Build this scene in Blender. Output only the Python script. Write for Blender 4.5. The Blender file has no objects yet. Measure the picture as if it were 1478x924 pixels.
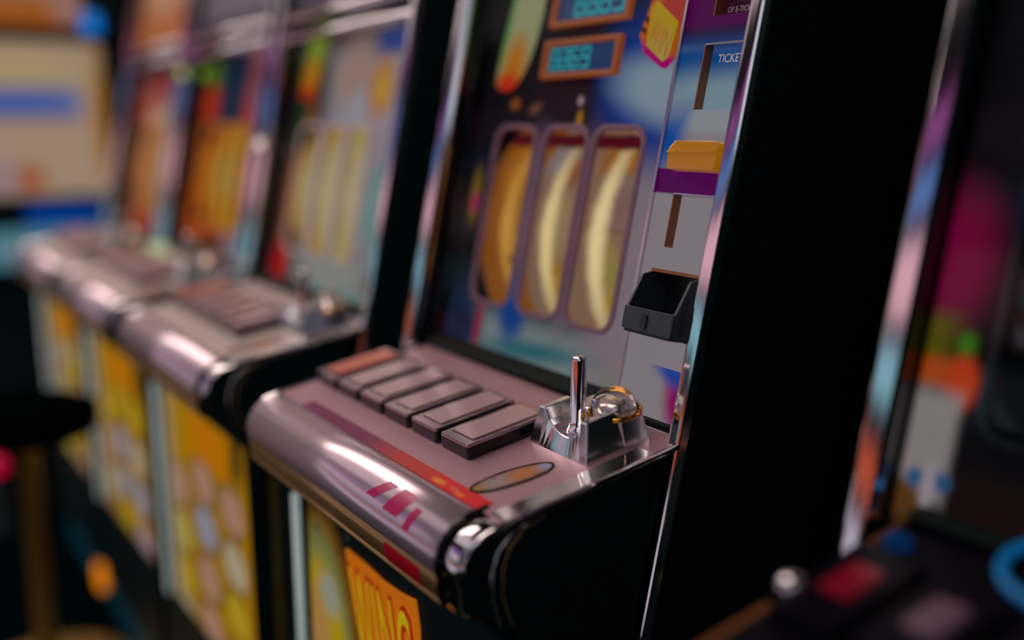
import bpy, bmesh, math, random
from mathutils import Vector, Matrix
from mathutils.geometry import tessellate_polygon
random.seed(7)
SC = bpy.context.scene
COL = SC.collection

# ------------------------------------------------------------------ camera
cam_d = bpy.data.cameras.new('camera'); cam = bpy.data.objects.new('camera', cam_d); COL.objects.link(cam)
cam.location = (1.28371, -0.76549, 1.33)
fwd = Vector((-0.805697, 0.557728, -0.199480))
cam.rotation_euler = fwd.to_track_quat('-Z', 'Y').to_euler()
cam_d.sensor_width = 36.0; cam_d.lens = 1400.0 / 1478.0 * 36.0
cam_d.clip_start = 0.02
cam_d.dof.use_dof = True
cam_d.dof.focus_distance = 1.045
cam_d.dof.aperture_fstop = 0.80
SC.camera = cam

# ------------------------------------------------------------------ view, world, lights
SC.view_settings.view_transform = 'Standard'; SC.view_settings.look = 'None'
SC.view_settings.gamma = 1.0; SC.view_settings.exposure = 0.0
SC.view_settings.use_curve_mapping = False
SC.cycles.use_denoising = True
SC.cycles.sample_clamp_indirect = 3.0
w = bpy.data.worlds.new('world'); SC.world = w; w.use_nodes = True
w.node_tree.nodes['Background'].inputs[0].default_value = (0.10, 0.9, 0.9, 1)
w.node_tree.nodes['Background'].inputs[1].default_value = 0.0024

def lin(r, g, b):
    f = lambda v: (v/255/12.92) if v/255 <= .04045 else ((v/255+.055)/1.055)**2.4
    return (f(r), f(g), f(b))

def area(name, loc, target, sx, sy, power, color):
    d = bpy.data.lights.new(name, 'AREA'); d.shape = 'RECTANGLE'; d.size = sx; d.size_y = sy
    d.energy = power; d.color = color
    o = bpy.data.objects.new(name, d); COL.objects.link(o); o.location = loc
    o.rotation_euler = (Vector(target) - Vector(loc)).to_track_quat('-Z', 'Y').to_euler()
    return o
# unseen ceiling area lamps, added and sized to brighten decks and chrome
area('ceiling_fill_aisle', (-3.0, -2.0, 3.15), (-3.0, -2.0, 0), 11.0, 1.3, 26, (1.0, 0.84, 0.86))
area('ceiling_fill_row', (-3.6, -0.75, 3.15), (-3.6, -0.75, 0), 8.6, 0.9, 92, (1.0, 0.85, 0.78))
area('ceiling_fill_hall', (3.2, -1.8, 3.15), (2.6, -1.0, 1.0), 1.2, 3.0, 12, (0.8, 0.92, 1.0))  # added fill from the right, lifts the black cabinet sides
# unseen lamps added across the aisle, colour bands for the chrome to reflect
for nm, z, h, rad, colr in (('lavender', .62, .55, .60, (.90, .84, 1.0)), ('red', 1.12, .20, .55, (1.0, .16, .06)), ('teal', 1.55, .24, .62, (.40, .85, 1.0)),
                            ('pink', 1.98, .36, .80, (1.0, .58, .68)), ('blue', 2.40, .20, .55, (.18, .42, 1.0)), ('purple', 2.72, .20, .36, (.80, .20, .72))):
    area('aisle_fill_' + nm, (-3.0, -3.2, z), (-3.0, 0, max(z, .9) * .85), 10.5, h, rad * 10.5 * h * math.pi, colr)

# ------------------------------------------------------------------ materials
MATS = {}
def pbr(name, base, rough=.5, metal=0., emis=None, es=0., coat=0., trans=0., spec=.5, noise=0., bump=0., nscale=60., aniso=0.):
    if name in MATS: return MATS[name]
    m = bpy.data.materials.new(name); m.use_nodes = True; MATS[name] = m
    nt = m.node_tree; b = nt.nodes['Principled BSDF']
    b.inputs['Base Color'].default_value = (*base, 1); b.inputs['Roughness'].default_value = rough
    b.inputs['Metallic'].default_value = metal; b.inputs['Coat Weight'].default_value = coat
    b.inputs['Transmission Weight'].default_value = trans; b.inputs['Specular IOR Level'].default_value = spec
    b.inputs['Anisotropic'].default_value = aniso
    if emis: b.inputs['Emission Color'].default_value = (*emis, 1); b.inputs['Emission Strength'].default_value = es
    if noise or bump:
        tc = nt.nodes.new('ShaderNodeTexCoord'); n = nt.nodes.new('ShaderNodeTexNoise'); n.inputs['Scale'].default_value = nscale
        n.inputs['Detail'].default_value = 4
        nt.links.new(tc.outputs['Object'], n.inputs['Vector'])
        if noise:
            mx = nt.nodes.new('ShaderNodeMix'); mx.data_type = 'RGBA'
            mx.inputs[6].default_value = (*[v*(1-noise) for v in base], 1); mx.inputs[7].default_value = (*[min(1, v*(1+noise)) for v in base], 1)
            nt.links.new(n.outputs['Fac'], mx.inputs[0]); nt.links.new(mx.outputs[2], b.inputs['Base Color'])
        if bump:
            bp = nt.nodes.new('ShaderNodeBump'); bp.inputs['Strength'].default_value = bump; bp.inputs['Distance'].default_value = .002
            nt.links.new(n.outputs['Fac'], bp.inputs['Height']); nt.links.new(bp.outputs[0], b.inputs['Normal'])
    return m

def art(name, base, blobs, strength=1.0, rough=.35, noise=0.0, nscale=30., lit=True):
    """Backlit print: soft ellipses ('e') and boxes ('b') laid out in the sheet's own metres (its UV map)."""
    if name in MATS: return MATS[name]
    m = bpy.data.materials.new(name); m.use_nodes = True; MATS[name] = m
    nt = m.node_tree; b = nt.nodes['Principled BSDF']; N = nt.nodes.new; L = nt.links.new
    b.inputs['Base Color'].default_value = (.003, .003, .0035, 1); b.inputs['Roughness'].default_value = rough
    uv = N('ShaderNodeUVMap'); uv.uv_map = 'uv'; vec = uv.outputs[0]
    if noise:
        nz = N('ShaderNodeTexNoise'); nz.inputs['Scale'].default_value = nscale; nz.inputs['Detail'].default_value = 3
        L(vec, nz.inputs['Vector'])
        sub = N('ShaderNodeVectorMath'); sub.operation = 'SUBTRACT'; sub.inputs[1].default_value = (.5, .5, .5); L(nz.outputs['Color'], sub.inputs[0])
        sc = N('ShaderNodeVectorMath'); sc.operation = 'SCALE'; sc.inputs['Scale'].default_value = noise; L(sub.outputs[0], sc.inputs[0])
        ad = N('ShaderNodeVectorMath'); ad.operation = 'ADD'; L(vec, ad.inputs[0]); L(sc.outputs[0], ad.inputs[1])
        fl = N('ShaderNodeVectorMath'); fl.operation = 'MULTIPLY'; fl.inputs[1].default_value = (1, 1, 0); L(ad.outputs[0], fl.inputs[0]); vec = fl.outputs[0]
    rgb = N('ShaderNodeRGB'); rgb.outputs[0].default_value = (*base, 1); cur = rgb.outputs[0]
    for kind, cx, cy, rx, ry, rot, colr, soft in blobs:
        mp = N('ShaderNodeMapping'); mp.vector_type = 'TEXTURE'
        mp.inputs['Location'].default_value = (cx, cy, 0); mp.inputs['Rotation'].default_value = (0, 0, math.radians(rot)); mp.inputs['Scale'].default_value = (rx, ry, 1)
        L(vec, mp.inputs['Vector'])
        if kind == 'e':
            ln = N('ShaderNodeVectorMath'); ln.operation = 'LENGTH'; L(mp.outputs[0], ln.inputs[0]); dist = ln.outputs['Value']
        else:
            ab = N('ShaderNodeVectorMath'); ab.operation = 'ABSOLUTE'; L(mp.outputs[0], ab.inputs[0])
            sp = N('ShaderNodeSeparateXYZ'); L(ab.outputs[0], sp.inputs[0])
            mxn = N('ShaderNodeMath'); mxn.operation = 'MAXIMUM'; L(sp.outputs[0], mxn.inputs[0]); L(sp.outputs[1], mxn.inputs[1]); dist = mxn.outputs[0]
        mr = N('ShaderNodeMapRange'); mr.interpolation_type = 'SMOOTHSTEP'
        mr.inputs['From Min'].default_value = 1 + soft; mr.inputs['From Max'].default_value = max(0, 1 - soft)
        L(dist, mr.inputs['Value'])
        mx = N('ShaderNodeMix'); mx.data_type = 'RGBA'; L(mr.outputs[0], mx.inputs[0]); L(cur, mx.inputs[6]); mx.inputs[7].default_value = (*colr, 1)
        cur = mx.outputs[2]
    if lit: L(cur, b.inputs['Emission Color']); b.inputs['Emission Strength'].default_value = strength; b.inputs['Specular IOR Level'].default_value = .06; b.inputs['Roughness'].default_value = .5
    else:
        gm = N('ShaderNodeVectorMath'); gm.operation = 'SCALE'; gm.inputs['Scale'].default_value = strength; L(cur, gm.inputs[0]); L(gm.outputs[0], b.inputs['Base Color'])
    return m

def glass_mat():
    if 'pane_glass' in MATS: return MATS['pane_glass']
    m = bpy.data.materials.new('pane_glass'); m.use_nodes = True; MATS['pane_glass'] = m
    nt = m.node_tree; nt.nodes.remove(nt.nodes['Principled BSDF']); N = nt.nodes.new; L = nt.links.new
    out = nt.nodes['Material Output']; mix = N('ShaderNodeMixShader'); tr = N('ShaderNodeBsdfTransparent'); gl = N('ShaderNodeBsdfGlossy')
    gl.inputs['Roughness'].default_value = .06; lw = N('ShaderNodeLayerWeight'); lw.inputs[0].default_value = .5
    pw = N('ShaderNodeMath'); pw.operation = 'POWER'; pw.inputs[1].default_value = 5; L(lw.outputs['Facing'], pw.inputs[0])
    ma = N('ShaderNodeMath'); ma.operation = 'MULTIPLY_ADD'; ma.inputs[1].default_value = .2; ma.inputs[2].default_value = .007; L(pw.outputs[0], ma.inputs[0])
    L(ma.outputs[0], mix.inputs[0]); L(tr.outputs[0], mix.inputs[1]); L(gl.outputs[0], mix.inputs[2]); L(mix.outputs[0], out.inputs[0])
    return m

black = pbr('black_laminate', (.003, .019, .019), .55, spec=.2, noise=.2)
gloss_black = pbr('gloss_black', (.006, .006, .008), .12)
dark_plastic = pbr('dark_plastic', (.012, .016, .018), .35)
grey_plastic = pbr('slate_plastic', (.035, .05, .06), .35)
chrome = pbr('chrome', (.78, .72, .74), .10, 1.0)
chrome_soft = pbr('chrome_soft', (.66, .60, .62), .24, 1.0, noise=.06, nscale=25)
nose_chrome = pbr('nose_chrome', (.80, .62, .69), .22, .62)
gold = pbr('gold_trim', (.50, .32, .13), .34, .6)
mauve = pbr('mauve_metal', (.55, .31, .355), .40, .5, noise=.05, nscale=18)
deck_dark = pbr('dark_deck', (.003, .002, .006), .4, spec=.08)
reveal_brown = pbr('brown_reveal', (.32, .10, .025), .4)
reel_frame = pbr('reel_frame', (.10, .05, .07), .4, emis=lin(78, 52, 62), es=.7)
reel_inner = pbr('reel_inner', (.10, .008, .02), .4, emis=lin(70, 8, 18), es=.6)
orange_frame = pbr('orange_frame', (.08, .02, .002), .4, emis=lin(120, 55, 4), es=.85)
digit_cyan = pbr('digit_cyan', (0, .03, .03), .4, emis=lin(0, 135, 140), es=1.0)
disp_dark = pbr('display_screen', (.0, .01, .03), .25, emis=lin(0, 40, 78), es=.9)
amber = pbr('amber_plastic', (.28, .12, .0), .12, coat=.3, emis=lin(156, 98, 2), es=.62)
tube_white = pbr('tube_white', (.5, .5, .5), .3, emis=lin(128, 146, 142), es=.8)
glassy = pbr('clear_acrylic', (1, .97, .92), .02, trans=1.0)
cap_mauve = pbr('cap_mauve', (.58, .38, .40), .3, .3, coat=.3)
cap_red = pbr('cap_red', (.55, .12, .07), .35, coat=.3, emis=lin(120, 20, 10), es=.2)
bezel_m = pbr('button_bezel', (.50, .38, .42), .2, .9)
kick = pbr('kick_plate', (.02, .26, .36), .35, .3)
orange_glow = pbr('orange_glow', (.6, .25, 0), .4, emis=lin(190, 104, 0), es=1.4)
white_mat = pbr('print_cream', (.5, .45, .38), .5, emis=lin(170, 150, 125), es=.7)

# ------------------------------------------------------------------ geometry helpers
def tag(o, label=None, cat=None, group=None, kind=None):
    for k, v in (('label', label), ('category', cat), ('group', group), ('kind', kind)):
        if v: o[k] = v
    return o
def empty(name, loc):
    o = bpy.data.objects.new(name, None); COL.objects.link(o); o.location = loc; return o
def obj(name, verts, faces, mat, parent=None, uvs=None, smooth=False, bevel=0.):
    me = bpy.data.meshes.new(name); me.from_pydata([tuple(v) for v in verts], [], faces)
    if uvs:
        l = me.uv_layers.new(name='uv')
        for lp in me.loops: l.data[lp.index].uv = uvs[lp.vertex_index]
    bm = bmesh.new(); bm.from_mesh(me); bmesh.ops.recalc_face_normals(bm, faces=bm.faces); bm.to_mesh(me); bm.free()
    if smooth:
        for p in me.polygons: p.use_smooth = True
    me.materials.append(mat)
    o = bpy.data.objects.new(name, me); COL.objects.link(o)
    if parent: o.parent = parent
    if bevel:
        bv = o.modifiers.new('bevel', 'BEVEL'); bv.width = bevel; bv.segments = 3; bv.limit_method = 'ANGLE'; bv.angle_limit = math.radians(40)
    return o

TH = math.radians(12); ST, CT = math.sin(TH), math.cos(TH)
def FP(x, s, r=0.):      # leaning front: x across, s up the slope (0 = eye height), r into the cabinet
    return (x, s*ST + r*CT, 1.33 + s*CT - r*ST)
def DK(x, y, h=0.):      # button deck
    return (x, y - h*.153, 1.003 + .155*(y + .085) + h*.988)
def BL(x, z, r=0.):      # belly (upright lower front)
    return (x, -.28 + r, z)

def sheet(name, loops, fn, r0, r1, mat, parent, bevel=0., smooth=False):
    """Plate with holes: loops[0] outline, the rest holes; between depths r0 (front) and r1 (back)."""
    tri = tessellate_polygon([[Vector((a, b, 0)) for a, b in lp] for lp in loops])
    flat = [p for lp in loops for p in lp]; n = len(flat)
    verts = [fn(a, b, r0) for a, b in flat] + [fn(a, b, r1) for a, b in flat]
    uvs = flat + flat
    faces = [tuple(t) for t in tri] + [tuple(i + n for i in t[::-1]) for t in tri]
    k = 0
    for lp in loops:
        m = len(lp)
        for i in range(m):
            a, b = k + i, k + (i+1) % m
            faces.append((a, b, b+n, a+n))
        k += m
    return obj(name, verts, faces, mat, parent, uvs, smooth, bevel)
def rect(x0, x1, y0, y1): return [(x0, y0), (x1, y0), (x1, y1), (x0, y1)]
def rrect(x0, x1, y0, y1, rad, n=5):
    out = []
    for cx, cy, a0 in ((x1-rad, y1-rad, 0), (x0+rad, y1-rad, 90), (x0+rad, y0+rad, 180), (x1-rad, y0+rad, 270)):
        for i in range(n+1):
            a = math.radians(a0 + 90*i/n); out.append((cx + rad*math.cos(a), cy + rad*math.sin(a)))
    return out
def ellipse(cx, cy, rx, ry, rot=0, n=28):
    c, s = math.cos(math.radians(rot)), math.sin(math.radians(rot)); out = []
    for i in range(n):
        a = 2*math.pi*i/n; u, v = rx*math.cos(a), ry*math.sin(a); out.append((cx + u*c - v*s, cy + u*s + v*c))
    return out
def prism_x(name, prof, x0, x1, mat, parent, bevel=0., smooth=False):
    n = len(prof); verts = [(x0, y, z) for y, z in prof] + [(x1, y, z) for y, z in prof]
    faces = [(i, (i+1) % n, (i+1) % n + n, i+n) for i in range(n)] + [tuple(range(n-1, -1, -1)), tuple(range(n, 2*n))]
    return obj(name, verts, faces, mat, parent, None, smooth, bevel)
def skin_x(name, prof, x0, x1, mat, parent, thick=.004, uv=True):
    """Bent sheet following an open (y,z) profile between x0 and x1."""
    n = len(prof); verts = []; uvs = []; d = 0
    for i, (y, z) in enumerate(prof):
        if i: d += math.hypot(y - prof[i-1][0], z - prof[i-1][1])
        for x in (x0, x1): verts.append((x, y, z)); uvs.append((x, d))
    o = obj(name, verts, [(2*i, 2*i+1, 2*i+3, 2*i+2) for i in range(n-1)], mat, parent, uvs, True)
    so = o.modifiers.new('solid', 'SOLIDIFY'); so.thickness = thick; so.offset = -1
    return o
def tube(name, pts, rad, mat, parent, n=10, closed=False):
    P = [Vector(p) for p in pts]; verts = []; faces = []; m = len(P)
    for i, p in enumerate(P):
        if closed: t = (P[(i+1) % m] - P[i-1]).normalized()
        else: t = (P[min(i+1, m-1)] - P[max(i-1, 0)]).normalized()
        up = Vector((0, 0, 1)) if abs(t.z) < .9 else Vector((1, 0, 0))
        a = t.cross(up).normalized(); b = t.cross(a)
        rr = rad[i] if isinstance(rad, (list, tuple)) else rad
        for k in range(n):
            an = 2*math.pi*k/n; verts.append(p + a*rr*math.cos(an) + b*rr*math.sin(an))
    for i in range(m if closed else m-1):
        j = (i+1) % m
        for k in range(n): faces.append((i*n+k, i*n+(k+1) % n, j*n+(k+1) % n, j*n+k))
    if not closed: faces += [tuple(range(n-1, -1, -1)), tuple(range((m-1)*n, m*n))]
    return obj(name, verts, faces, mat, parent, None, True)
def lathe(name, prof, org, mat, parent, n=28, axis=None):
    """prof = (radius, height) pairs about the deck normal (or given axis) at org."""
    ax = Vector(axis or (0, -.153, .988)).normalized(); a = ax.cross(Vector((1, 0, 0))).normalized(); b = ax.cross(a); O = Vector(org)
    verts = [O + ax*h + (a*math.cos(2*math.pi*k/n) + b*math.sin(2*math.pi*k/n))*r for r, h in prof for k in range(n)]
    m = len(prof); faces = [(i*n+k, i*n+(k+1) % n, (i+1)*n+(k+1) % n, (i+1)*n+k) for i in range(m-1) for k in range(n)]
    faces += [tuple(range(n-1, -1, -1)), tuple(range((m-1)*n, m*n))]
    return obj(name, verts, faces, mat, parent, None, True)
def text2d(body, size, offset=0., shear=0., spacing=1.):
    c = bpy.data.curves.new('lettering', 'FONT'); c.body = body; c.size = size; c.offset = offset; c.shear = shear; c.space_character = spacing
    c.resolution_u = 4
    o = bpy.data.objects.new('lettering', c); COL.objects.link(o)
    dg = bpy.context.evaluated_depsgraph_get(); me = o.evaluated_get(dg).to_mesh()
    V = [(v.co.x, v.co.y) for v in me.vertices]; F = [tuple(p.vertices) for p in me.polygons]
    o.to_mesh_clear(); bpy.data.objects.remove(o); bpy.data.curves.remove(c)
    return V, F
def letters(name, body, size, fn, x, y, r, mat, parent, width=None, height=None, **kw):
    V, F = text2d(body, size, **kw)
    x0 = min(v[0] for v in V); x1 = max(v[0] for v in V); y0 = min(v[1] for v in V); y1 = max(v[1] for v in V)
    sx = width/(x1-x0) if width else 1; sy = height/(y1-y0) if height else sx
    return obj(name, [fn(x + (a-x0)*sx, y + (b-y0)*sy, r) for a, b in V], F, mat, parent, [(x + (a-x0)*sx, y + (b-y0)*sy) for a, b in V])

# ------------------------------------------------------------------ the setting
carpet = pbr('dark_carpet', (.0008, .004, .005), 1.0, spec=0., noise=.5, bump=.6, nscale=90)
tag(obj('floor', [(-9, -4.2, 0), (4, -4.2, 0), (4, 1.6, 0), (-9, 1.6, 0), (-9, -4.2, -.1), (4, -4.2, -.1), (4, 1.6, -.1), (-9, 1.6, -.1)],
    [(0, 1, 2, 3), (4, 5, 6, 7), (0, 1, 5, 4), (1, 2, 6, 5), (2, 3, 7, 6), (3, 0, 4, 7)], carpet), kind='structure')
wall_m = pbr('dark_wall', (.001, .007, .007), .7, noise=.3, nscale=8)
def slab_box(name, x0, x1, y0, y1, z0, z1, mat):
    v = [(x, y, z) for z in (z0, z1) for x, y in ((x0, y0), (x1, y0), (x1, y1), (x0, y1))]
    return tag(obj(name, v, [(0, 1, 2, 3), (4, 5, 6, 7), (0, 1, 5, 4), (1, 2, 6, 5), (2, 3, 7, 6), (3, 0, 4, 7)], mat), kind='structure')
slab_box('wall_back', -9, 4, 1.6, 1.7, 0, 3.3, wall_m)
slab_box('wall_left', -9.1, -9, -4.2, 1.7, 0, 3.3, wall_m)
slab_box('ceiling', -9, 4, -4.2, 1.7, 3.3, 3.4, wall_m)

# ------------------------------------------------------------------ slot machine
NOSE = [(-.298, .970), (-.310, .9685), (-.320, .9655), (-.329, .9605), (-.337, .953), (-.343, .944), (-.3468, .934), (-.3472, .925), (-.3460, .918), (-.3435, .913)]
LIP = [(-.3435, .913), (-.3445, .905), (-.3435, .895), (-.340, .887), (-.332, .883), (-.30, .883)]

def digit(name, x, s, w, h, fn, r, mat, parent, segs='abcdefg'):
    t = w*.2; g = t*.3; verts = []; faces = []
    S = {'a': (x+g, s+h-t, x+w-g, s+h), 'g': (x+g, s+h/2-t/2, x+w-g, s+h/2+t/2), 'd': (x+g, s, x+w-g, s+t),
         'f': (x, s+h/2+g, x+t, s+h-g), 'b': (x+w-t, s+h/2+g, x+w, s+h-g), 'e': (x, s+g, x+t, s+h/2-g), 'c': (x+w-t, s+g, x+w, s+h/2-g)}
    for k in segs:
        a, b, c, d = S[k]; n = len(verts)
        verts += [fn(a, b, r), fn(c, b, r), fn(c, d, r), fn(a, d, r)]; faces.append((n, n+1, n+2, n+3))
    return obj(name, verts, faces, mat, parent)

def make_machine(x0, label, group, pal):
    R = empty('slot_machine', (x0, 0, 0)); tag(R, label, 'slot machine', group)
    rec = pal.get('rec', .04)
    deckmat = pal.get('deck', mauve)
    # --- cabinet shell
    prof = [FP(0, .75, .004)[1:], (.62, 2.05), (.62, 0.0), (-.24, 0.0), (-.24, .80), (-.12, .80), FP(0, -.50, .004)[1:]]
    prism_x('side_panel', prof, .0, .016, black, R); prism_x('side_panel', prof, .584, .600, black, R)
    prism_x('back_panel', [(.60, .02), (.618, .02), (.618, 2.03), (.60, 2.03)], .0165, .5835, black, R)
    prism_x('top_panel', [FP(0, .745, .006)[1:], (.598, 2.03), (.598, 2.01), FP(0, .725, .006)[1:]], .0165, .5835, black, R)
    prism_x('pedestal', [(-.24, .012), (-.24, .80), (.55, .80), (.55, .012)], .0165, .5835, black, R)
    # --- leaning chrome side rails
    for xa, xb in ((.0, .030), (.577, .603)):
        loop = [(xa, -.0), (xa, -.006), (xa+.006, -.014), (xb-.006, -.014), (xb, -.006), (xb, .0)]
        verts = [FP(x, s, r) for s in (-.555 if xa > .1 else -.43, .74) for x, r in loop]; n = len(loop)
        obj('side_rail', verts, [(i, (i+1) % n, (i+1) % n+n, i+n) for i in range(n)] + [tuple(range(n)), tuple(range(n, 2*n))], chrome, R, bevel=.003)
    # --- art glass with reel windows
    plain = pal.get('plain', False); x_art0, x_art1 = .031, (.5755 if plain else .478)
    s0, s1 = -.345, .205
    RW = [(.091, .186), (.205, .299), (.311, .405)]
    sw0, sw1 = -.25, .002
    holes = [rrect(a, b, sw0, sw1, .022) for a, b in RW]
    sheet('art_glass', [rect(x_art0, x_art1, s0, s1)] + holes, FP, rec, rec+.006, pal['art'], R)
    lr = sheet('inner_side', [rect(-.0, rec+.01, s0, s1)], lambda r, s, x: FP(.0305 + x, s, r), 0, .002, gloss_black, R)
    sheet('glass_pane', [rect(.032, x_art1-.001, s0+.01, s1-.002)], FP, .006, .009, glass_mat(), R)
    for i, (a, b) in enumerate(RW):
        fr = sheet('reel_window', [rrect(a-.004, b+.004, sw0-.004, sw1+.004, .026), rrect(a+.003, b-.003, sw0+.003, sw1-.003, .020)], FP, rec-.004, rec+.001, pal.get('frame', reel_frame), R, bevel=.001)
        sheet('window_liner', [rrect(a+.001, b-.001, sw0+.001, sw1-.001, .021), rrect(a+.003, b-.003, sw0+.003, sw1-.003, .020)], FP, rec+.001, rec+.0025, pal.get('liner', reel_inner), fr)
        # drum
        rad = .22; cr = rec + .003 + rad; cs = (sw0+sw1)/2; verts = []; uvs = []; nA = 20
        for k in range(nA+1):
            an = math.radians(-44 + 88*k/nA)
            for xx in (a-.011, b+.008): verts.append(FP(xx, cs + rad*math.sin(an), cr - rad*math.cos(an))); uvs.append((xx - a, an*rad))
        dr = obj('reel', verts, [(2*k, 2*k+1, 2*k+3, 2*k+2) for k in range(nA)], pal['reels'][i], R, uvs, True)
        if pal.get('rim', (1, 1, 1))[i]:
            wv = []; rad2 = rad + .0015; xa = a + .014 + pal.get('rimx', (0, 0, 0))[i]
            for k in range(nA+1):
                an = math.radians(-31 + 54*k/nA)
                for xx in (xa, xa+pal.get('rimw', .016)): wv.append(FP(xx, cs + rad2*math.sin(an), cr - rad2*math.cos(an)))
            obj('reel_light', wv, [(2*k, 2*k+1, 2*k+3, 2*k+2) for k in range(nA)], pal['rimmat'], dr, None, True)
    # flame column
    if pal.get('flame'):
        fl = [(.084, .205), (.078, .17), (.071, .12), (.068, .08), (.070, .062), (.080, .055), (.097, .052), (.112, .058), (.125, .072), (.138, .095), (.147, .125), (.152, .16), (.152, .205)]
        sheet('flame_ornament', [fl[::-1]], FP, rec-.007, rec, pal['flame'], R, bevel=.002)
    # displays
    for (sa, sb, xa, xb, dx, nd, dw) in pal.get('displays', ()):
        d = sheet('credit_display', [rect(xa, xb, sa, sb), rect(xa+.009, xb-.009, sa+.007, sb-.007)], FP, rec-.009, rec, orange_frame, R, bevel=.0015)
        sheet('screen', [rect(xa+.008, xb-.008, sa+.006, sb-.006)], FP, rec-.003, rec-.001, disp_dark, d)
        for k in range(nd): digit('digit', dx + k*dw, sa+.012, dw*.86, (sb-sa)-.022, FP, rec-.0036, digit_cyan, d, ('abcdefg', 'abcdeg', 'acdefg', 'abcdfg')[k % 4])
    # badge
    if pal.get('badge'):
        pts = [(.388, .165), (.412, .178), (.452, .150), (.446, .095), (.421, .070), (.385, .090), (.372, .112)]
        bd = sheet('game_badge', [pts[::-1]], FP, rec-.012, rec-.001, pal['badge'], R, bevel=.003)
        pl = [(.390, .142), (.398, .150), (.439, .122), (.432, .082), (.424, .077), (.391, .098)]
        sheet('badge_plate', [pl[::-1]], FP, rec-.0145, rec-.0115, pal['plate'], bd, bevel=.001)
        c_, s_ = math.cos(math.radians(-33)), math.sin(math.radians(-33))
        letters('lettering', 'WIN', .03, lambda a, b, r: FP(.393 + a*c_ - b*s_*.35, .103 + a*s_ + b*c_, r), 0, 0, rec-.0150, pal['ink'], bd, width=.043, height=.034)
    # --- right service strip
    if not plain:
        xs0, xs1 = .482, .5765
        sheet('divider', [rect(.4785, .4825, s0, .62)], FP, -.004, .03, chrome_soft, R)
        H_tick = rect(.517, .575, .014, .084); H_lab = rect(.521, .571, .114, .175); H_two = rect(.511, .574, -.136, -.077); H_tray = rect(.4985, .572, -.222, -.163)
        strip = sheet('service_strip', [rect(xs0, xs1, s0, .62), H_tick, H_lab, H_two, H_tray], FP, 0, .006, pal['strip'], R)
        for nm, h in (('ticket_window', H_tick), ('instruction_window', H_lab), ('lower_window', H_two)):
            xa, xb = h[0][0], h[1][0]; sa, sb = h[0][1], h[2][1]
            rp = sheet(nm, [rect(xa-.002, xb+.001, sa-.002, sb+.002)], FP, .012, .014, pal['strip'] if nm != 'instruction_window' else pal['label'], R)
            sheet('reveal', [rect(xa-.0005, xa+.0008, sa, sb)], FP, -.0003, .012, reveal_brown, rp)
            sheet('edge_strip', [rect(xa, xb, sb-.0012, sb+.0006)], FP, -.0008, .004, chrome_soft, rp)
            if nm == 'ticket_window': letters('lettering', 'TICKET', .01, FP, .5275, .0665, .0117, white_mat, rp, width=.036, height=.009)
            if nm == 'instruction_window': letters('lettering', 'OF E-TICKET', .01, FP, .5285, .1195, .0117, pal['ink2'], rp, width=.04, height=.006)
        # amber bezel
        ab = sheet('amber_bezel', [[(.506, -.047), (.508, -.053), (.577, -.053), (.577, -.022), (.514, -.022), (.506, -.030)]], FP, -.016, .004, amber, R, bevel=.002)
        sheet('bezel_ridge', [[(.506, -.036), (.577, -.034), (.577, -.030), (.508, -.032)]], FP, -.0185, -.014, amber, ab, bevel=.001)
        # ticket tray
        tr = sheet('ticket_tray', [rect(.497, .573, -.230, -.205)], FP, -.029, -.026, grey_plastic, R, bevel=.001)
        for xa in (.497, .570):
            sheet('tray_side', [[(-.026, -.229), (.004, -.235), (.027, -.235), (.027, -.163), (.004, -.163), (-.012, -.169), (-.026, -.2055)]], lambda r, s, x, xa=xa: FP(xa + x, s, r), 0, .003, grey_plastic, tr)
        sheet('tray_floor', [rect(-.027, .028, -.233, -.229)], lambda r, s, x: FP(.5005 + x, s, r), 0, .069, dark_plastic, tr)
        sheet('tray_back', [rect(.5005, .5695, -.229, -.163)], FP, .026, .028, dark_plastic, tr)
        sheet('tray_lip', [rect(.500, .573, -.164, -.1605)], FP, -.002, .026, reveal_brown, tr)
        sheet('latch', [rrect(.528, .536, -.226, -.211, .002)], FP, -.031, -.0285, dark_plastic, tr)
        sheet('lower_cover', [rect(.500, .572, -.264, -.236)], FP, -.0012, .0, pal['cover'], R)
    # top rails + top box
    for sc_, rr in zip(pal.get('rails', (.172, .212)), (.011, .012)): tube('top_rail', [FP(.031, sc_, -.002), FP(x_art1, sc_, -.002)], rr, chrome, R)
    sheet('top_sign', [rect(.032, x_art1-.001, .235, .70)], FP, .012, .018, pal['top'], R)
    # --- deck
    xd0, xd1 = .052, .596
    dk = sheet('button_deck', [rect(xd0, xd1, -.298, -.030)], lambda a, b, h: DK(a, b, h), 0, -.006, deckmat, R)
    hous = [(-.297, .962), (-.320, .958), (-.338, .938), (-.340, .918), (-.334, .892), (-.310, .866), (-.285, .845), (-.24, .81), (-.135, .80), (-.113, .98), (-.113, .992)]
    prism_x('deck_housing', hous, xd0+.002, xd1-.001, black, R)
    nose = skin_x('deck_nose', NOSE, xd0, .5545, pal.get('nose', nose_chrome), R)
    skin_x('nose_cap', NOSE + LIP[1:], .5575, .590, chrome, R)
    tube('cap_seam', [(.556, y, z) for y, z in [(-.29, .972)] + NOSE + LIP[1:5]], .0030, gloss_black, R, 8)
    skin_x('gold_lip', LIP, xd0, .5545, gold, R)
    tube('lip_bead', [(xd0, -.3395, .8855), (.5545, -.3395, .8855)], .0032, gold, R, 8)
    # side edge bead and side trim (right)
    tube('deck_edge', [DK(.596, -.05, -.001), DK(.596, -.2, -.001), DK(.596, -.298, -.001), (.596, -.318, .964), (.594, -.333, .953), (.592, -.341, .938), (.59, -.342, .92)], .0035, chrome, R, 10)
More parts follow.
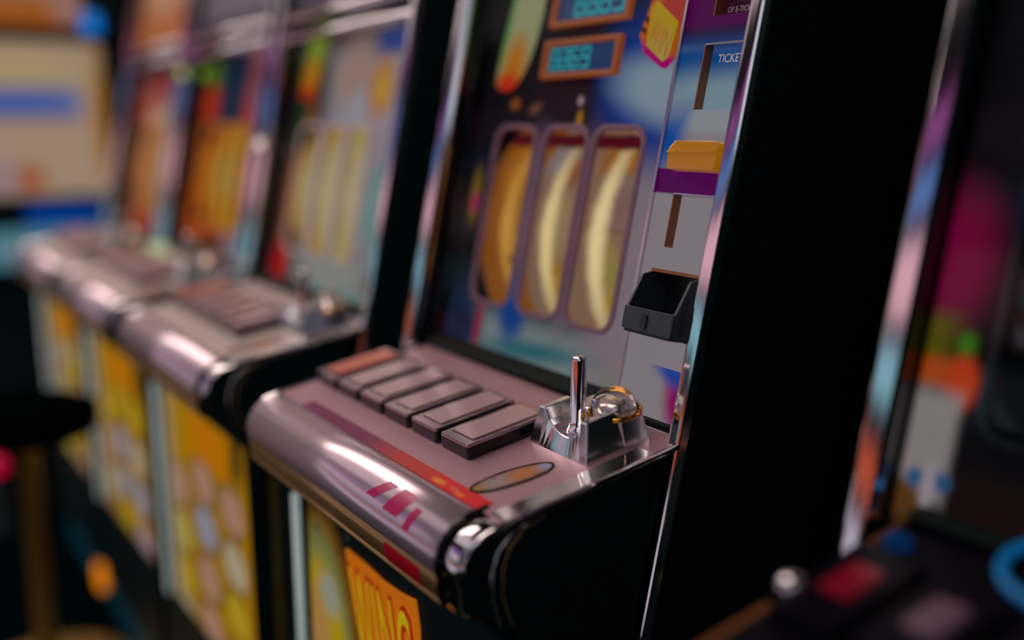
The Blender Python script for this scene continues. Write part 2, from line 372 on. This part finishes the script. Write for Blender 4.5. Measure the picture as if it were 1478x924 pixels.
    tube('deck_edge', [DK(.052, -.05, -.001), DK(.052, -.2, -.001), DK(.052, -.298, -.001), (.052, -.318, .964), (.052, -.335, .95), (.052, -.342, .93)], .0035, pal.get('edge_left', chrome), R, 10)
    sheet('edge_band', [rect(.570, .594, -.296, -.112)], DK, .0012, 0, chrome, R)
    for dy in (0, .012):
        tube('side_trim', [(.5962, -.262+dy, .968), (.5962, -.288+dy, .960), (.5962, -.304+dy, .945), (.5962, -.312+dy, .925), (.5962, -.312+dy, .90), (.5962, -.303+dy, .872), (.5962, -.29+dy, .852)], .0022 if dy == 0 else .0012, gold if dy else chrome_soft, R, 8)
    # printed decal on the flat front edge and on the nose
    if pal.get('decal'):
        sheet('front_decal', [rect(.13, .555, -.3, -.282)], DK, .0008, .0001, pal['decal'], R)
        nz = nose
        def NS(x, u, off):     # point on the nose: u = 0..1 down the profile
            k = u*(len(NOSE)-1); i = min(int(k), len(NOSE)-2); f = k-i
            y = NOSE[i][0]*(1-f) + NOSE[i+1][0]*f; z = NOSE[i][1]*(1-f) + NOSE[i+1][1]*f
            ty, tz = NOSE[i+1][0]-NOSE[i][0], NOSE[i+1][1]-NOSE[i][1]; l = math.hypot(ty, tz)
            return (x, y + tz/l*off, z - ty/l*off)
        for (xa, ua, xb, ub, wd) in ((.425, .28, .400, .52, .018), (.455, .26, .440, .56, .030), (.492, .36, .485, .62, .012)):
            vs = []
            for k in range(7):
                f = k/6; x = xa*(1-f) + xb*f; u = ua*(1-f) + ub*f
                vs += [NS(x, u, .0006), NS(x + wd, u, .0006)]
            obj('nose_print', vs, [(2*k, 2*k+1, 2*k+3, 2*k+2) for k in range(6)], pal['magenta'], nz, None, True)
        lp = []
        for k in range(6):
            y, z = LIP[k] if k else (-.344, .909)
            lp += [(.445, y-.0008, z), (.520, y-.0008, z-.0002)]
        obj('lip_print', lp[:8], [(2*k, 2*k+1, 2*k+3, 2*k+2) for k in range(3)], pal['redprint'], R, None, True)
    sheet('back_strip', [rect(.054, .574, -.070, -.036)], DK, .010, .0005, pbr('green_black', (.001, .008, .006), .6, spec=.15), R, bevel=.003)  # dark green strip along the gap between deck and glass
    # --- buttons
    for i in range(6):
        xr = .118 + .067*i; xl = xr - .057; yf, yb = -.246, -.136
        b = sheet('button', [rrect(xl, xr, yf, yb, .003, 2)], DK, .014, .0, gloss_black, R, bevel=.001)
        sheet('bezel', [rrect(xl+.0005, xr-.0005, yf+.0005, yb-.0005, .003, 2), rrect(xl+.008+pal.get('cap_in', (0, 0))[0], xr-.006-pal.get('cap_in', (0, 0))[0], yf+.012+pal.get('cap_in', (0, 0))[1], yb-.008-pal.get('cap_in', (0, 0))[1], .002, 2)], DK, .0175, .0132, pal.get('bezel', bezel_m), b, bevel=.0015)
        ci = pal.get('cap_in', (0, 0))
        sheet('cap', [rrect(xl+.009+ci[0], xr-.007-ci[0], yf+.013+ci[1], yb-.009-ci[1], .003, 2)], DK, .0195, .0132, pal.get('caps', [cap_red] + [cap_mauve]*5)[i], b, bevel=.002)
    # --- oval badge on the deck
    ov = sheet('deck_badge', [ellipse(.523, -.238, .0175, .047, -10), ellipse(.523, -.238, .0150, .044, -10)], DK, .0016, .0, gloss_black, R)
    sheet('badge_print', [ellipse(.523, -.238, .0152, .0442, -10)], DK, .0010, .0, pal['oval'], ov)
    # --- joystick block: scooped top, tapered sides
    bx0, bx1, by0, by1, Hh = .462, .562, -.174, -.088, .042
    nx, ny = 16, 10; verts = []; faces = []
    def top_h(u, v):
        sc = max(0., 1 - ((u-.50)/.36)**2); fv = 1. if v < .50 else max(0., 1 - ((v-.50)/.10)**2)
        base = .042 if v < .50 else (.031 if v > .60 else .042 - .011*(v-.50)/.10)
        return base - .025*math.sqrt(sc)*fv if sc > 0 else base
    for j in range(ny+1):
        for i in range(nx+1):
            u, v = i/nx, j/ny
            verts.append(DK(bx0+.014 + (bx1-bx0-.020)*u, by0+.010 + (by1-by0-.012)*v, top_h(u, v)))
    N0 = len(verts); ring = [(i, 0) for i in range(nx)] + [(nx, j) for j in range(ny)] + [(nx-i, ny) for i in range(nx)] + [(0, ny-j) for j in range(ny)]
    for i, j in ring: verts.append(DK(bx0 + (bx1-bx0)*i/nx, by0 + (by1-by0)*j/ny, 0))
    W_ = nx+1
    faces += [(j*W_+i, j*W_+i+1, (j+1)*W_+i+1, (j+1)*W_+i) for j in range(ny) for i in range(nx)]
    m = len(ring)
    for k in range(m):
        a = ring[k]; b = ring[(k+1) % m]
        faces.append((a[1]*W_+a[0], N0+k, N0+(k+1) % m, b[1]*W_+b[0]))
    blk = obj('joystick_base', verts, faces, pbr('satin_steel', (.78, .80, .82), .20, 1.0), R, bevel=.0015)
    ro = DK(.515, -.147, .016)
    lathe('joystick_rod', [(.012, 0), (.011, .003), (.0092, .007), (.0082, .012), (.0082, .078), (.0075, .0805), (.0055, .0825), (.002, .083)], ro, chrome, blk, axis=(0, .02, 1))
    dc = DK(.536, -.111, .0315)
    lathe('amber_ring', [(.030, .0), (.030, .003), (.0285, .0045), (.0265, .0045), (.0262, .001)], dc, pbr('amber_glint_metal', (.85, .42, .06), .15, 1.0), blk)  # amber glints around the clear dome put into the ring's colour
    lathe('dome_button', [(.026, .004)] + [(.026*math.cos(math.radians(a)), .004+.024*math.sin(math.radians(a))) for a in range(8, 90, 8)] + [(.001, .028)], dc, glassy, blk)
    lathe('dome_core', [(.024, .0015), (.015, .002), (.013, .008), (.010, .0115), (.002, .0125)], dc, chrome_soft, blk)
    # --- belly
    sheet('belly_frame', [rect(.0165, .5835, .135, .84), rect(.075, .575, .37, .825)], BL, -.004, .03, black, R)
    sheet('belly_glass', [rect(.076, .574, .371, .824)], BL, .004, .012, pal['belly'], R)
    tube('light_tube', [BL(.062, .37, -.006), BL(.062, .822, -.006)], .0075, tube_white, R)
    if pal.get('bellyword'):
        pts = [(.205, .806), (.262, .806), (.31, .803), (.352, .806), (.388, .812), (.396, .78), (.398, .70), (.385, .63), (.33, .62), (.255, .66), (.225, .73)]
        pts = [(a, b - .012) for a, b in pts]
        pb = sheet('game_badge', [pts], BL, -.001, .004, pal['plate_orange'], R, bevel=.002)
        def sk(a, b, r): return BL(a + (.80-b)*.22, b, r)
        for nm, off, mt, rr in (('lettering_outline', .013, pal['inkred'], -.0018), ('lettering', .001, pal['inkyel'], -.0026)):
            letters(nm, 'WING', .16, sk, .212 - off*.6,   .658 - off*.6, rr, mt, pb, width=.158 + off*1.2, height=.118 + off*1.2, offset=off*.5, spacing=1.12)
    # kick plate
    prism_x('kick_plate', [(-.262, .0), (-.262, .11), (-.245, .133), (-.241, .0)], .0, .60, kick, R, bevel=.003)
    return R

# ------------------------------------------------------------------ palettes
OR, YE, CR = lin(150, 78, 4), lin(158, 128, 20), lin(150, 130, 104)
WH = lin(132, 128, 134)
def reel(name, base, marks): return art(name, base, marks, 1.0, noise=.012, nscale=40)
rimm = pbr('reel_light', (.6, .6, .5), .4, emis=lin(205, 190, 150), es=1.0)
M0_reels = [reel('reel_orange', lin(118, 66, 8), [('e', .055, .06, .03, .05, 0, lin(150, 98, 12), .6), ('e', .06, -.03, .02, .05, 0, lin(158, 116, 40), .5), ('b', .06, -.06, .02, .006, 0, lin(92, 40, 4), .5), ('e', .035, .09, .02, .03, 0, lin(140, 84, 6), .6), ('e', .052, -.01, .011, .085, 0, lin(176, 128, 52), .8), ('b', .05, .121, .1, .012, 0, lin(70, 8, 18), .4)]),  # tall soft ellipse on each reel paints in the lamp glow behind it
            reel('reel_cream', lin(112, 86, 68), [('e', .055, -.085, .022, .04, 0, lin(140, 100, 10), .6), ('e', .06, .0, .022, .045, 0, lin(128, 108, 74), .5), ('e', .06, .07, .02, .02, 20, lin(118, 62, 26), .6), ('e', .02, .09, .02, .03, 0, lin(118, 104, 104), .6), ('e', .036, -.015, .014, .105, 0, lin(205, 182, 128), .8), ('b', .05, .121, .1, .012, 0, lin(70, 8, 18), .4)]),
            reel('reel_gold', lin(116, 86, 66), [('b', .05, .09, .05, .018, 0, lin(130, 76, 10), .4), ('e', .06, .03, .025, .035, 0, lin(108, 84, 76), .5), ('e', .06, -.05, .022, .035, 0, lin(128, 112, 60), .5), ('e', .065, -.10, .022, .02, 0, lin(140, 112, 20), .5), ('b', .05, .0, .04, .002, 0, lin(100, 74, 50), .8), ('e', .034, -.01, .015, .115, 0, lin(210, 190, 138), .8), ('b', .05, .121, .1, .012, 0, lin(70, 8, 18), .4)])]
M0_art = art('art_main', lin(10, 7, 12), [
    ('b', .28, -.36, .20, .10, 0, lin(100, 112, 114), .25),
    ('e', .07, -.31, .06, .08, 0, lin(12, 26, 52), .5),
    ('b', .12, -.31, .008, .06, 0, lin(120, 24, 50), .6),
    ('e', .42, -.16, .085, .17, 0, lin(112, 98, 106), .4),  # reflection haze on the glass right of the reels, painted in
    ('b', .305, -.14, .014, .11, 0, lin(104, 88, 100), .6), ('b', .196, -.12, .014, .11, 0, lin(86, 70, 86), .6),  # same painted reflection haze between the reels
    ('e', .196, -.25, .03, .05, 10, lin(4, 50, 112), .6),
    ('e', .42, -.335, .03, .045, -10, lin(102, 104, 98), .3),
    ('e', .25, -.30, .10, .012, 5, lin(22, 84, 92), .9),
    ('e', .41, .05, .115, .085, -25, lin(2, 42, 112), .45),
    ('e', .43, .045, .095, .038, -12, lin(112, 128, 140), .55),
    ('b', .23, .11, .06, .1, 0, lin(22, 5, 14), .3),
    ('e', .12, .035, .01, .008, 0, lin(120, 60, 12), .5), ('e', .17, .028, .014, .007, 20, lin(90, 52, 40), .6), ('e', .268, .037, .006, .006, 0, lin(130, 110, 112), .6), ('e', .272, .012, .006, .012, 0, lin(140, 92, 6), .6),
    ('e', .056, -.1, .012, .04, 0, lin(96, 76, 4), .5), ('e', .058, -.11, .010, .015, 0, lin(130, 10, 70), .4),
    ], 1.0)
M0_strip = art('strip_main', lin(120, 112, 116), [
    ('b', .53, .36, .1, .275, 0, lin(66, 0, 62), .02),
    ('b', .53, .092, .1, .01, 0, lin(34, 14, 46), .6),
    ('b', .53, .062, .1, .026, 0, lin(4, 60, 116), .6),
    ('e', .55, .03, .10, .025, 0, lin(104, 124, 136), .7),
    ('b', .53, .002, .1, .012, 0, lin(122, 126, 132), .6),
    ('b', .488, -.02, .02, .03, 0, lin(6, 62, 132), .9),
    ('b', .53, -.064, .1, .0135, 0, lin(72, 4, 70), .1),
    ('e', .575, -.300, .020, .035, 20, lin(118, 10, 80), .6), ('e', .56, -.268, .03, .012, -20, lin(28, 54, 132), .8),
    ], 1.0)
flame = art('flame_print', lin(122, 126, 92), [('e', .072, .13, .012, .09, -8, lin(66, 112, 50), .7), ('e', .108, .085, .026, .045, -10, lin(152, 92, 18), .6), ('e', .098, .058, .028, .02, 0, lin(158, 36, 12), .6)])
badge_m = art('badge_print_main', lin(150, 70, 4), [('e', .425, .135, .024, .034, -30, lin(140, 40, 34), .2), ('e', .41, .075, .04, .022, -35, lin(140, 0, 84), .3), ('b', .375, .12, .012, .003, -30, lin(60, 20, 0), .3), ('b', .379, .132, .012, .003, -30, lin(60, 20, 0), .3)])
plate_m = art('badge_plate_print', lin(150, 120, 14), [('e', .42, .09, .02, .02, 0, lin(146, 128, 52), .7)])
ink = pbr('ink_orange', (.3, .08, 0), .5, emis=lin(120, 54, 4), es=.8)
ink2 = pbr('ink_pale', (.3, .25, .25), .5, emis=lin(96, 66, 76), es=.8)
label_m = art('label_print', lin(38, 10, 26), [('b', .545, .17, .04, .02, 0, lin(50, 12, 40), .5)])
cover_m = art('cover_print', lin(116, 112, 118), [('e', .56, -.25, .03, .02, 0, lin(122, 112, 120), .5)])
decal_m = art('decal_print', lin(78, 8, 50), [('b', .45, -.29, .10, .1, 0, lin(128, 26, 12), .6), ('b', .51, -.29, .055, .1, 0, lin(150, 6, 8), .4), ('e', .470, -.293, .012, .004, 0, lin(160, 88, 6), .4), ('e', .498, -.292, .008, .003, 0, lin(150, 60, 40), .4), ('e', .513, -.295, .008, .003, 0, lin(160, 80, 20), .4)], 2.6, .3, lit=False)
magenta_m = pbr('magenta_print', (.50, .0, .10), .35)
red_m = pbr('red_print', (.60, .0, .02), .35)
oval_m = art('oval_print', lin(92, 66, 52), [('e', .521, -.25, .012, .02, 0, lin(104, 92, 92), .5), ('e', .524, -.225, .012, .02, 0, lin(122, 76, 44), .6), ('e', .528, -.20, .01, .01, 0, lin(100, 96, 112), .5), ('e', .518, -.276, .006, .008, 0, lin(110, 84, 20), .5)], 2.6, noise=.02, nscale=140, lit=False)
bw_or = pbr('plate_orange', (.4, .12, 0), .5, emis=lin(158, 82, 4), es=1.0)
ink_y = pbr('ink_yellow', (.5, .4, 0), .5, emis=lin(150, 128, 8), es=1.0)
ink_r = pbr('ink_red', (.2, .01, 0), .5, emis=lin(132, 26, 4), es=1.0)
stars = [('e', random.uniform(.41, .56), random.uniform(.45, .80), .0035, .0035, 0, random.choice([lin(120, 100, 40), lin(110, 110, 104), lin(96, 104, 40)]), .4) for _ in range(16)] + \
        [('e', random.uniform(.09, .22), random.uniform(.77, .82), .004, .004, 0, random.choice([lin(70, 52, 10), lin(40, 44, 44)]), .5) for _ in range(6)]
M0_belly = art('belly_main', lin(2, 10, 10), [
    ('e', .12, .60, .12, .215, 0, lin(96, 62, 4), .12), ('e', .115, .58, .10, .205, 0, lin(98, 104, 60), .15), ('e', .11, .57, .09, .17, 0, lin(150, 126, 10), .2),
    ('e', .10, .62, .035, .08, 0, lin(150, 112, 60), .6), ('e', .14, .70, .03, .03, 30, lin(128, 128, 112), .5), ('e', .27, .60, .06, .06, 0, lin(120, 100, 106), .5)] + stars)
BASEPAL = dict(strip=M0_strip, label=label_m, cover=cover_m, ink=ink, ink2=ink2, oval=oval_m, badge=badge_m, plate=plate_m, decal=decal_m, magenta=magenta_m, redprint=red_m, rimmat=rimm,
               flame=flame, plate_orange=bw_or, inkyel=ink_y, inkred=ink_r,
               displays=((.067, .118, .178, .336, .190, 4, .022), (.136, .192, .18, .342, .225, 4, .026)))
def sign(name, base, blobs): return art(name, base, blobs, 1.0)
top_orange = sign('top_sign_orange', lin(150, 84, 40), [('e', .25, .45, .2, .12, 0, lin(158, 120, 92), .5), ('e', .4, .6, .1, .1, 0, lin(140, 16, 10), .5)])
top_grey = sign('top_sign_mauve', lin(92, 78, 88), [('e', .2, .5, .2, .1, 0, lin(110, 96, 100), .5), ('b', .25, .25, .3, .012, 0, lin(60, 50, 60), .5)])
def coins(name, seed, top=True):
    rnd = random.Random(seed); bl = []
    cols = [lin(150, 136, 62), lin(152, 138, 112), lin(140, 120, 128), lin(126, 124, 138), lin(150, 112, 92), lin(156, 128, 28)]
    for row in range(5):
        for c, x in enumerate((.155, .312, .468)):
            z = (.640, .690, .682)[c] - row*.097 + rnd.uniform(-.006, .006)
            bl.append(('e', x, z, .076, .051, 0, lin(96, 66, 0), .2)); bl.append(('e', x, z, .060, .041, 0, rnd.choice(cols), .3))
    bl += [('b', .085, .46, .035, .40, 0, lin(140, 126, 100), .8), ('b', .55, .80, .08, .055, 0, lin(58, 40, 10), .6), ('b', .56, .50, .03, .30, 0, lin(150, 104, 0), .6)]
    if top: bl.append(('b', .352, .768, .108, .040, 0, lin(166, 98, 0), .25))
    return art(name, lin(146, 106, 0), bl)
# --- neighbours' glass
M1_art = art('art_second', lin(30, 16, 22), [
    ('b', .39, .03, .19, .11, 0, lin(126, 122, 130), .35), ('e', .31, .10, .09, .06, 0, lin(136, 110, 100), .7), ('e', .42, .07, .045, .05, 0, lin(156, 92, 34), .6), ('e', .42, .07, .022, .03, 0, lin(160, 130, 40), .7), ('e', .33, .03, .03, .04, 0, lin(132, 130, 138), .7),
    ('b', .44, .155, .06, .02, 0, lin(6, 46, 110), .6),
    ('b', .30, -.13, .2, .12, 0, lin(124, 112, 116), .4), ('b', .10, -.1, .04, .14, 0, lin(140, 78, 4), .5), ('e', .46, -.14, .045, .07, 0, lin(90, 122, 118), .5), ('b', .32, -.29, .16, .05, 0, lin(120, 122, 118), .5), ('b', .37, -.33, .14, .03, 0, lin(88, 120, 118), .6),
    ('e', .075, -.29, .035, .06, 0, lin(150, 0, 4), .5), ('b', .08, .06, .03, .12, 0, lin(4, 44, 26), .4)])
M1_reels = [reel('reel_second_a', lin(148, 112, 40), [('e', .05, 0, .03, .09, 0, lin(152, 138, 92), .6)]), reel('reel_second_b', lin(148, 130, 78), [('e', .05, 0, .03, .1, 0, lin(156, 144, 104), .6)]), reel('reel_second_c', lin(146, 128, 74), [('e', .05, 0, .03, .1, 0, lin(152, 140, 110), .6)])]
flame1 = art('flame_second', lin(96, 116, 8), [('e', .108, .085, .04, .05, -10, lin(156, 96, 8), .5), ('e', .098, .058, .034, .02, 0, lin(158, 12, 8), .6)])
M2_art = art('art_third', lin(14, 10, 16), [('e', .11, .055, .06, .055, 0, lin(158, 42, 6), .3), ('e', .11, .13, .05, .03, 0, lin(70, 100, 20), .4), ('e', .42, .05, .06, .06, 0, lin(166, 40, 40), .5), ('b', .42, .12, .05, .08, 0, lin(120, 60, 66), .6), ('b', .26, .07, .08, .1, 0, lin(4, 30, 54), .4),
    ('b', .26, -.14, .2, .13, 0, lin(158, 74, 2), .3), ('e', .10, -.24, .08, .08, 0, lin(156, 60, 2), .6), ('e', .39, -.30, .06, .06, 0, lin(116, 92, 98), .4), ('e', .10, -.33, .07, .03, 0, lin(140, 140, 108), .4)])
M2_reels = [reel('reel_third_a', lin(160, 96, 2), []), reel('reel_third_b', lin(154, 122, 12), [('e', .05, 0, .03, .1, 0, lin(152, 132, 56), .6)]), reel('reel_third_c', lin(152, 116, 10), [('e', .05, 0, .03, .1, 0, lin(150, 130, 70), .6)])]
M3_art = art('art_fourth', lin(18, 12, 18), [('b', .30, -.02, .18, .12, 0, lin(158, 132, 108), .4), ('e', .12, .05, .06, .06, 0, lin(160, 20, 8), .5), ('b', .30, -.18, .17, .12, 0, lin(156, 96, 30), .4), ('e', .30, -.30, .18, .06, 0, lin(140, 40, 20), .6), ('e', .25, .10, .2, .05, 0, lin(130, 50, 50), .6)])
M3_reels = [reel('reel_fourth_a', lin(160, 90, 8), []), reel('reel_fourth_b', lin(150, 118, 80), []), reel('reel_fourth_c', lin(150, 120, 78), [])]
MR_art = art('art_near', lin(4, 4, 6), [
    ('e', .040, -.11, .035, .055, 0, lin(96, 0, 44), .6), ('b', .034, -.178, .02, .02, 0, lin(70, 66, 4), .6), ('e', .066, -.178, .008, .010, 0, lin(48, 92, 14), .7),
    ('b', .032, -.205, .03, .013, 0, lin(140, 56, 6), .5), ('e', .068, -.21, .014, .022, 0, lin(156, 46, 4), .4),
    ('b', .048, -.265, .024, .045, 0, lin(120, 112, 112), .25), ('e', .036, -.315, .02, .018, 0, lin(74, 48, 18), .6), ('e', .046, -.295, .008, .008, 0, lin(28, 72, 108), .5), ('e', .068, -.293, .009, .008, 0, lin(20, 70, 108), .5), ('e', .058, -.30, .006, .02, 0, lin(130, 122, 130), .5)])
cap_blk = pbr('cap_dark', (.01, .01, .012), .2)
lit_red = pbr('cap_lit_red', (.12, 0, .01), .3, emis=lin(80, 0, 13), es=.8)
lit_pink = pbr('cap_lit_pink', (.10, .06, .08), .3, emis=lin(46, 26, 38), es=.9)
lit_blue = pbr('cap_lit_blue', (0, .1, .2), .3, emis=lin(6, 34, 72), es=.9)

P0 = dict(BASEPAL, art=M0_art, reels=M0_reels, belly=M0_belly, bellyword=True, top=top_grey, rim=(0, 0, 0), rails=(.215, .25))
m0 = make_machine(0.0, 'sharp centre slot machine with chrome joystick, ticket window and WING lettering below', 'row of slot machines', P0)
frame_pale = pbr('reel_frame_pale', (.3, .25, .25), .4, emis=lin(124, 104, 100), es=.8)
frame_or = pbr('reel_frame_orange', (.3, .15, .05), .4, emis=lin(140, 66, 8), es=.8)
deck_warm_lit = pbr('mauve_metal_warm_lit', (.62, .50, .47), .42, .4, noise=.05, nscale=18)  # the mauve deck again, warmer far-end light put into its colour
P1 = dict(BASEPAL, art=M1_art, reels=M1_reels, belly=coins('belly_second', 3), top=top_grey, plain=True, deck=deck_warm_lit, decal=None, flame=flame1, frame=frame_pale, rim=(0, 0, 0), badge=None, displays=())
m1 = make_machine(-.725, 'blurred slot machine directly left of the joystick machine, white and yellow glass', 'row of slot machines', P1)
P2 = dict(BASEPAL, art=M2_art, reels=M2_reels, belly=coins('belly_third', 5), top=top_grey, plain=True, deck=deck_warm_lit, decal=None, flame=None, frame=frame_or, rim=(0, 0, 0), badge=None, displays=())
m2 = make_machine(-1.36, 'blurred slot machine with yellow reels and red lamp, second left of the joystick machine', 'row of slot machines', P2)
P3 = dict(BASEPAL, art=M3_art, reels=M3_reels, belly=coins('belly_fourth', 9), top=top_orange, plain=True, deck=deck_warm_lit, decal=None, flame=None, frame=frame_or, rim=(0, 0, 0), badge=None, displays=())
m3 = make_machine(-2.0, 'farthest slot machine of the row, cream and orange glass, beside the big cream screen', 'row of slot machines', P3)
PR = dict(BASEPAL, art=MR_art, reels=[gloss_black]*3, belly=coins('belly_near', 11), top=top_grey, flame=None, rim=(0, 0, 0), badge=None, displays=(), rec=.012, frame=gloss_black, liner=gloss_black, rails=(.20, .24), deck=deck_dark, decal=None,
          caps=[lit_red, lit_pink, cap_blk, cap_blk, cap_blk, cap_blk], bezel=deck_dark, cap_in=(.008, .022), edge_left=pbr('orange_edge', (.55, .20, .06), .3, .7), nose=gloss_black)  # left deck edge tinted orange
mr = make_machine(.797, 'dark slot machine at the right edge with black deck and red lit button', 'row of slot machines', PR)

# small emissive dots added on the neighbours to blur into bright discs
def lamp(parent, name, org, axis, rad, colr, es):
    lathe('glow_dot', [(rad, 0), (rad, rad*.5), (rad*.7, rad*.9), (rad*.1, rad)], org, pbr(name, tuple(v*.3 for v in colr), .7, emis=colr, es=es, spec=.1), parent, 16, axis)
FN = (0, -CT, ST)
lamp(m1, 'dot_pale', FP(.016, -.048, -.015), FN, .010, lin(150, 134, 128), 3.2)
lamp(m2, 'dot_olive', FP(.016, .125, -.015), FN, .011, lin(120, 130, 50), 3.0)
lamp(m2, 'dot_green', FP(.085, .130, .020), FN, .011, lin(70, 100, 20), 3.0)
lamp(m2, 'dot_celadon', DK(.075, -.10, .0), (0, 0, 1), .026, lin(140, 148, 110), 1.6)
lamp(m3, 'dot_mauve', FP(.016, -.20, -.015), FN, .010, lin(120, 104, 110), 2.4)

# crystal knob, blue lamp and blue ring on the near machine's deck
knob = lathe('crystal_knob', [(.005, 0), (.005, .008)] + [(.011*math.cos(math.radians(q)), .018 + .011*math.sin(math.radians(q))) for q in range(-60, 90, 15)] + [(.001, .029)], DK(.066, -.225, 0), chrome, mr, 16)
lamp(mr, 'lamp_deep_blue', DK(.070, -.105, 0), (0, 0, 1), .012, lin(4, 40, 84), .6)
tube('ring_light', [DK(.196 + .048*math.cos(q*math.pi/18), -.082 + .048*math.sin(q*math.pi/18), .016) for q in range(36)], .004, pbr('ring_blue', (0, .1, .2), .4, emis=lin(0, 70, 118), es=.9), mr, 8, True)

# orange emissive disc on the far machine's kick plate
lathe('orange_disc', [(.046, 0), (.046, .008), (.038, .014), (.004, .016)], (.50, -.262, .060), orange_glow, m3, axis=(0, -1, .05))

# ------------------------------------------------------------------ big-screen machine at the end of the row (faces +X)
V = empty('video_slot_machine', (-3.20, -.10, 0)); tag(V, 'large upright machine with a wide cream screen at the left edge', 'slot machine')
def VF(y, z, r): return (-r, y, z)
def vbox(name, y0, y1, z0, z1, x0, x1, mat, bev=.01): return sheet(name, [rect(y0, y1, z0, z1)], VF, -x1, -x0, mat, V, bevel=bev)
vbox('cabinet', -.45, .40, 0, 2.05, -.55, -.03, black)
scr = art('big_screen_print', lin(150, 128, 108), [('e', .02, 1.52, .22, .10, 0, lin(156, 136, 100), .6), ('b', .03, 1.41, .19, .06, 0, lin(76, 92, 146), .25), ('b', -.02, 1.40, .12, .03, 0, lin(64, 84, 150), .6), ('e', .0, 1.10, .06, .05, 0, lin(150, 66, 10), .6), ('e', -.12, 1.10, .08, .08, 0, lin(138, 116, 120), .6), ('b', .0, 1.335, .3, .01, 0, lin(150, 116, 104), .6), ('e', .30, 1.35, .03, .25, 0, lin(150, 100, 30), .8)])
sc_ = sheet('screen', [rrect(-.38, .315, 1.03, 1.655, .03)], VF, -.0, .03, scr, V)
sheet('screen_bezel', [rrect(-.42, .355, .99, 1.69, .03), rrect(-.381, .316, 1.029, 1.656, .03)], VF, -.025, .03, gloss_black, sc_, bevel=.004)
tp = art('topper_print', lin(146, 84, 40), [('b', .0, 1.90, .35, .06, 0, lin(132, 112, 108), .6), ('b', -.02, 1.76, .3, .02, 0, lin(150, 76, 12), .6), ('e', .22, 1.80, .08, .08, 0, lin(140, 104, 96), .5)])
sheet('topper', [rrect(-.40, .25, 1.72, 2.0, .05)], VF, -.03, .03, tp, V)
dl = art('deck_light_print', lin(70, 118, 132), [('b', -.05, .82, .3, .03, 0, lin(104, 126, 138), .6), ('e', -.22, .82, .06, .06, 0, lin(30, 96, 108), .6)])
sheet('lit_deck', [rrect(-.40, .24, .755, .895, .03)], VF, -.14, -.02, dl, V, bevel=.01)
sheet('blue_panel', [rect(-.02, .26, .90, 1.0)], VF, -.03, .02, pbr('blue_lit', (0, .05, .2), .4, emis=lin(0, 40, 110), es=1.0), V)
lathe('candle_lamp', [(.034, 0), (.036, .02), (.034, .06), (.02, .075), (.003, .08)], (.0, .29, 1.70), pbr('blue_lamp', (0, .1, .4), .3, emis=lin(0, 92, 168), es=1.6), V, axis=(0, 0, 1))
lathe('corner_lamp', [(.03, 0), (.03, .012), (.02, .022), (.003, .025)], (-.0, .34, 1.0), pbr('pale_lamp', (.4, .3, .3), .3, emis=lin(128, 108, 108), es=1.0), V, axis=(1, 0, 0))

# ------------------------------------------------------------------ stool in front of the row
S = empty('bar_stool', (-1.12, -.47, 0)); tag(S, 'dark stool with bronze column in front of the far machines', 'stool')
bronze = pbr('bronze', (.45, .27, .06), .4, .6); vinyl = pbr('black_vinyl', (.0006, .002, .002), .95, spec=.0)
lathe('seat', [(.10, 0), (.155, .01), (.165, .035), (.16, .065), (.13, .078), (.004, .082)], (0, 0, .62), vinyl, S, axis=(0, 0, 1))
lathe('column', [(.032, .03), (.026, .06), (.024, .58), (.05, .60), (.05, .62)], (0, 0, 0), bronze, S, axis=(0, 0, 1))
lathe('base', [(.20, 0), (.20, .012), (.17, .022), (.03, .034)], (0, 0, 0), bronze, S, axis=(0, 0, 1))

# red beacon
B = empty('floor_beacon', (-2.16, -.44, 0)); tag(B, 'small red beacon light on a short post at the left edge', 'lamp')
lathe('post', [(.05, 0), (.05, .01), (.018, .02), (.018, .20)], (0, 0, 0), black, B, axis=(0, 0, 1))
lathe('lamp_head', [(.02, 0), (.034, .01), (.036, .035), (.024, .055), (.004, .06)], (0, 0, .20), pbr('red_lamp', (.3, 0, .05), .3, emis=lin(158, 0, 40), es=1.2), B, axis=(0, 0, 1))
print('built', len(bpy.data.objects))
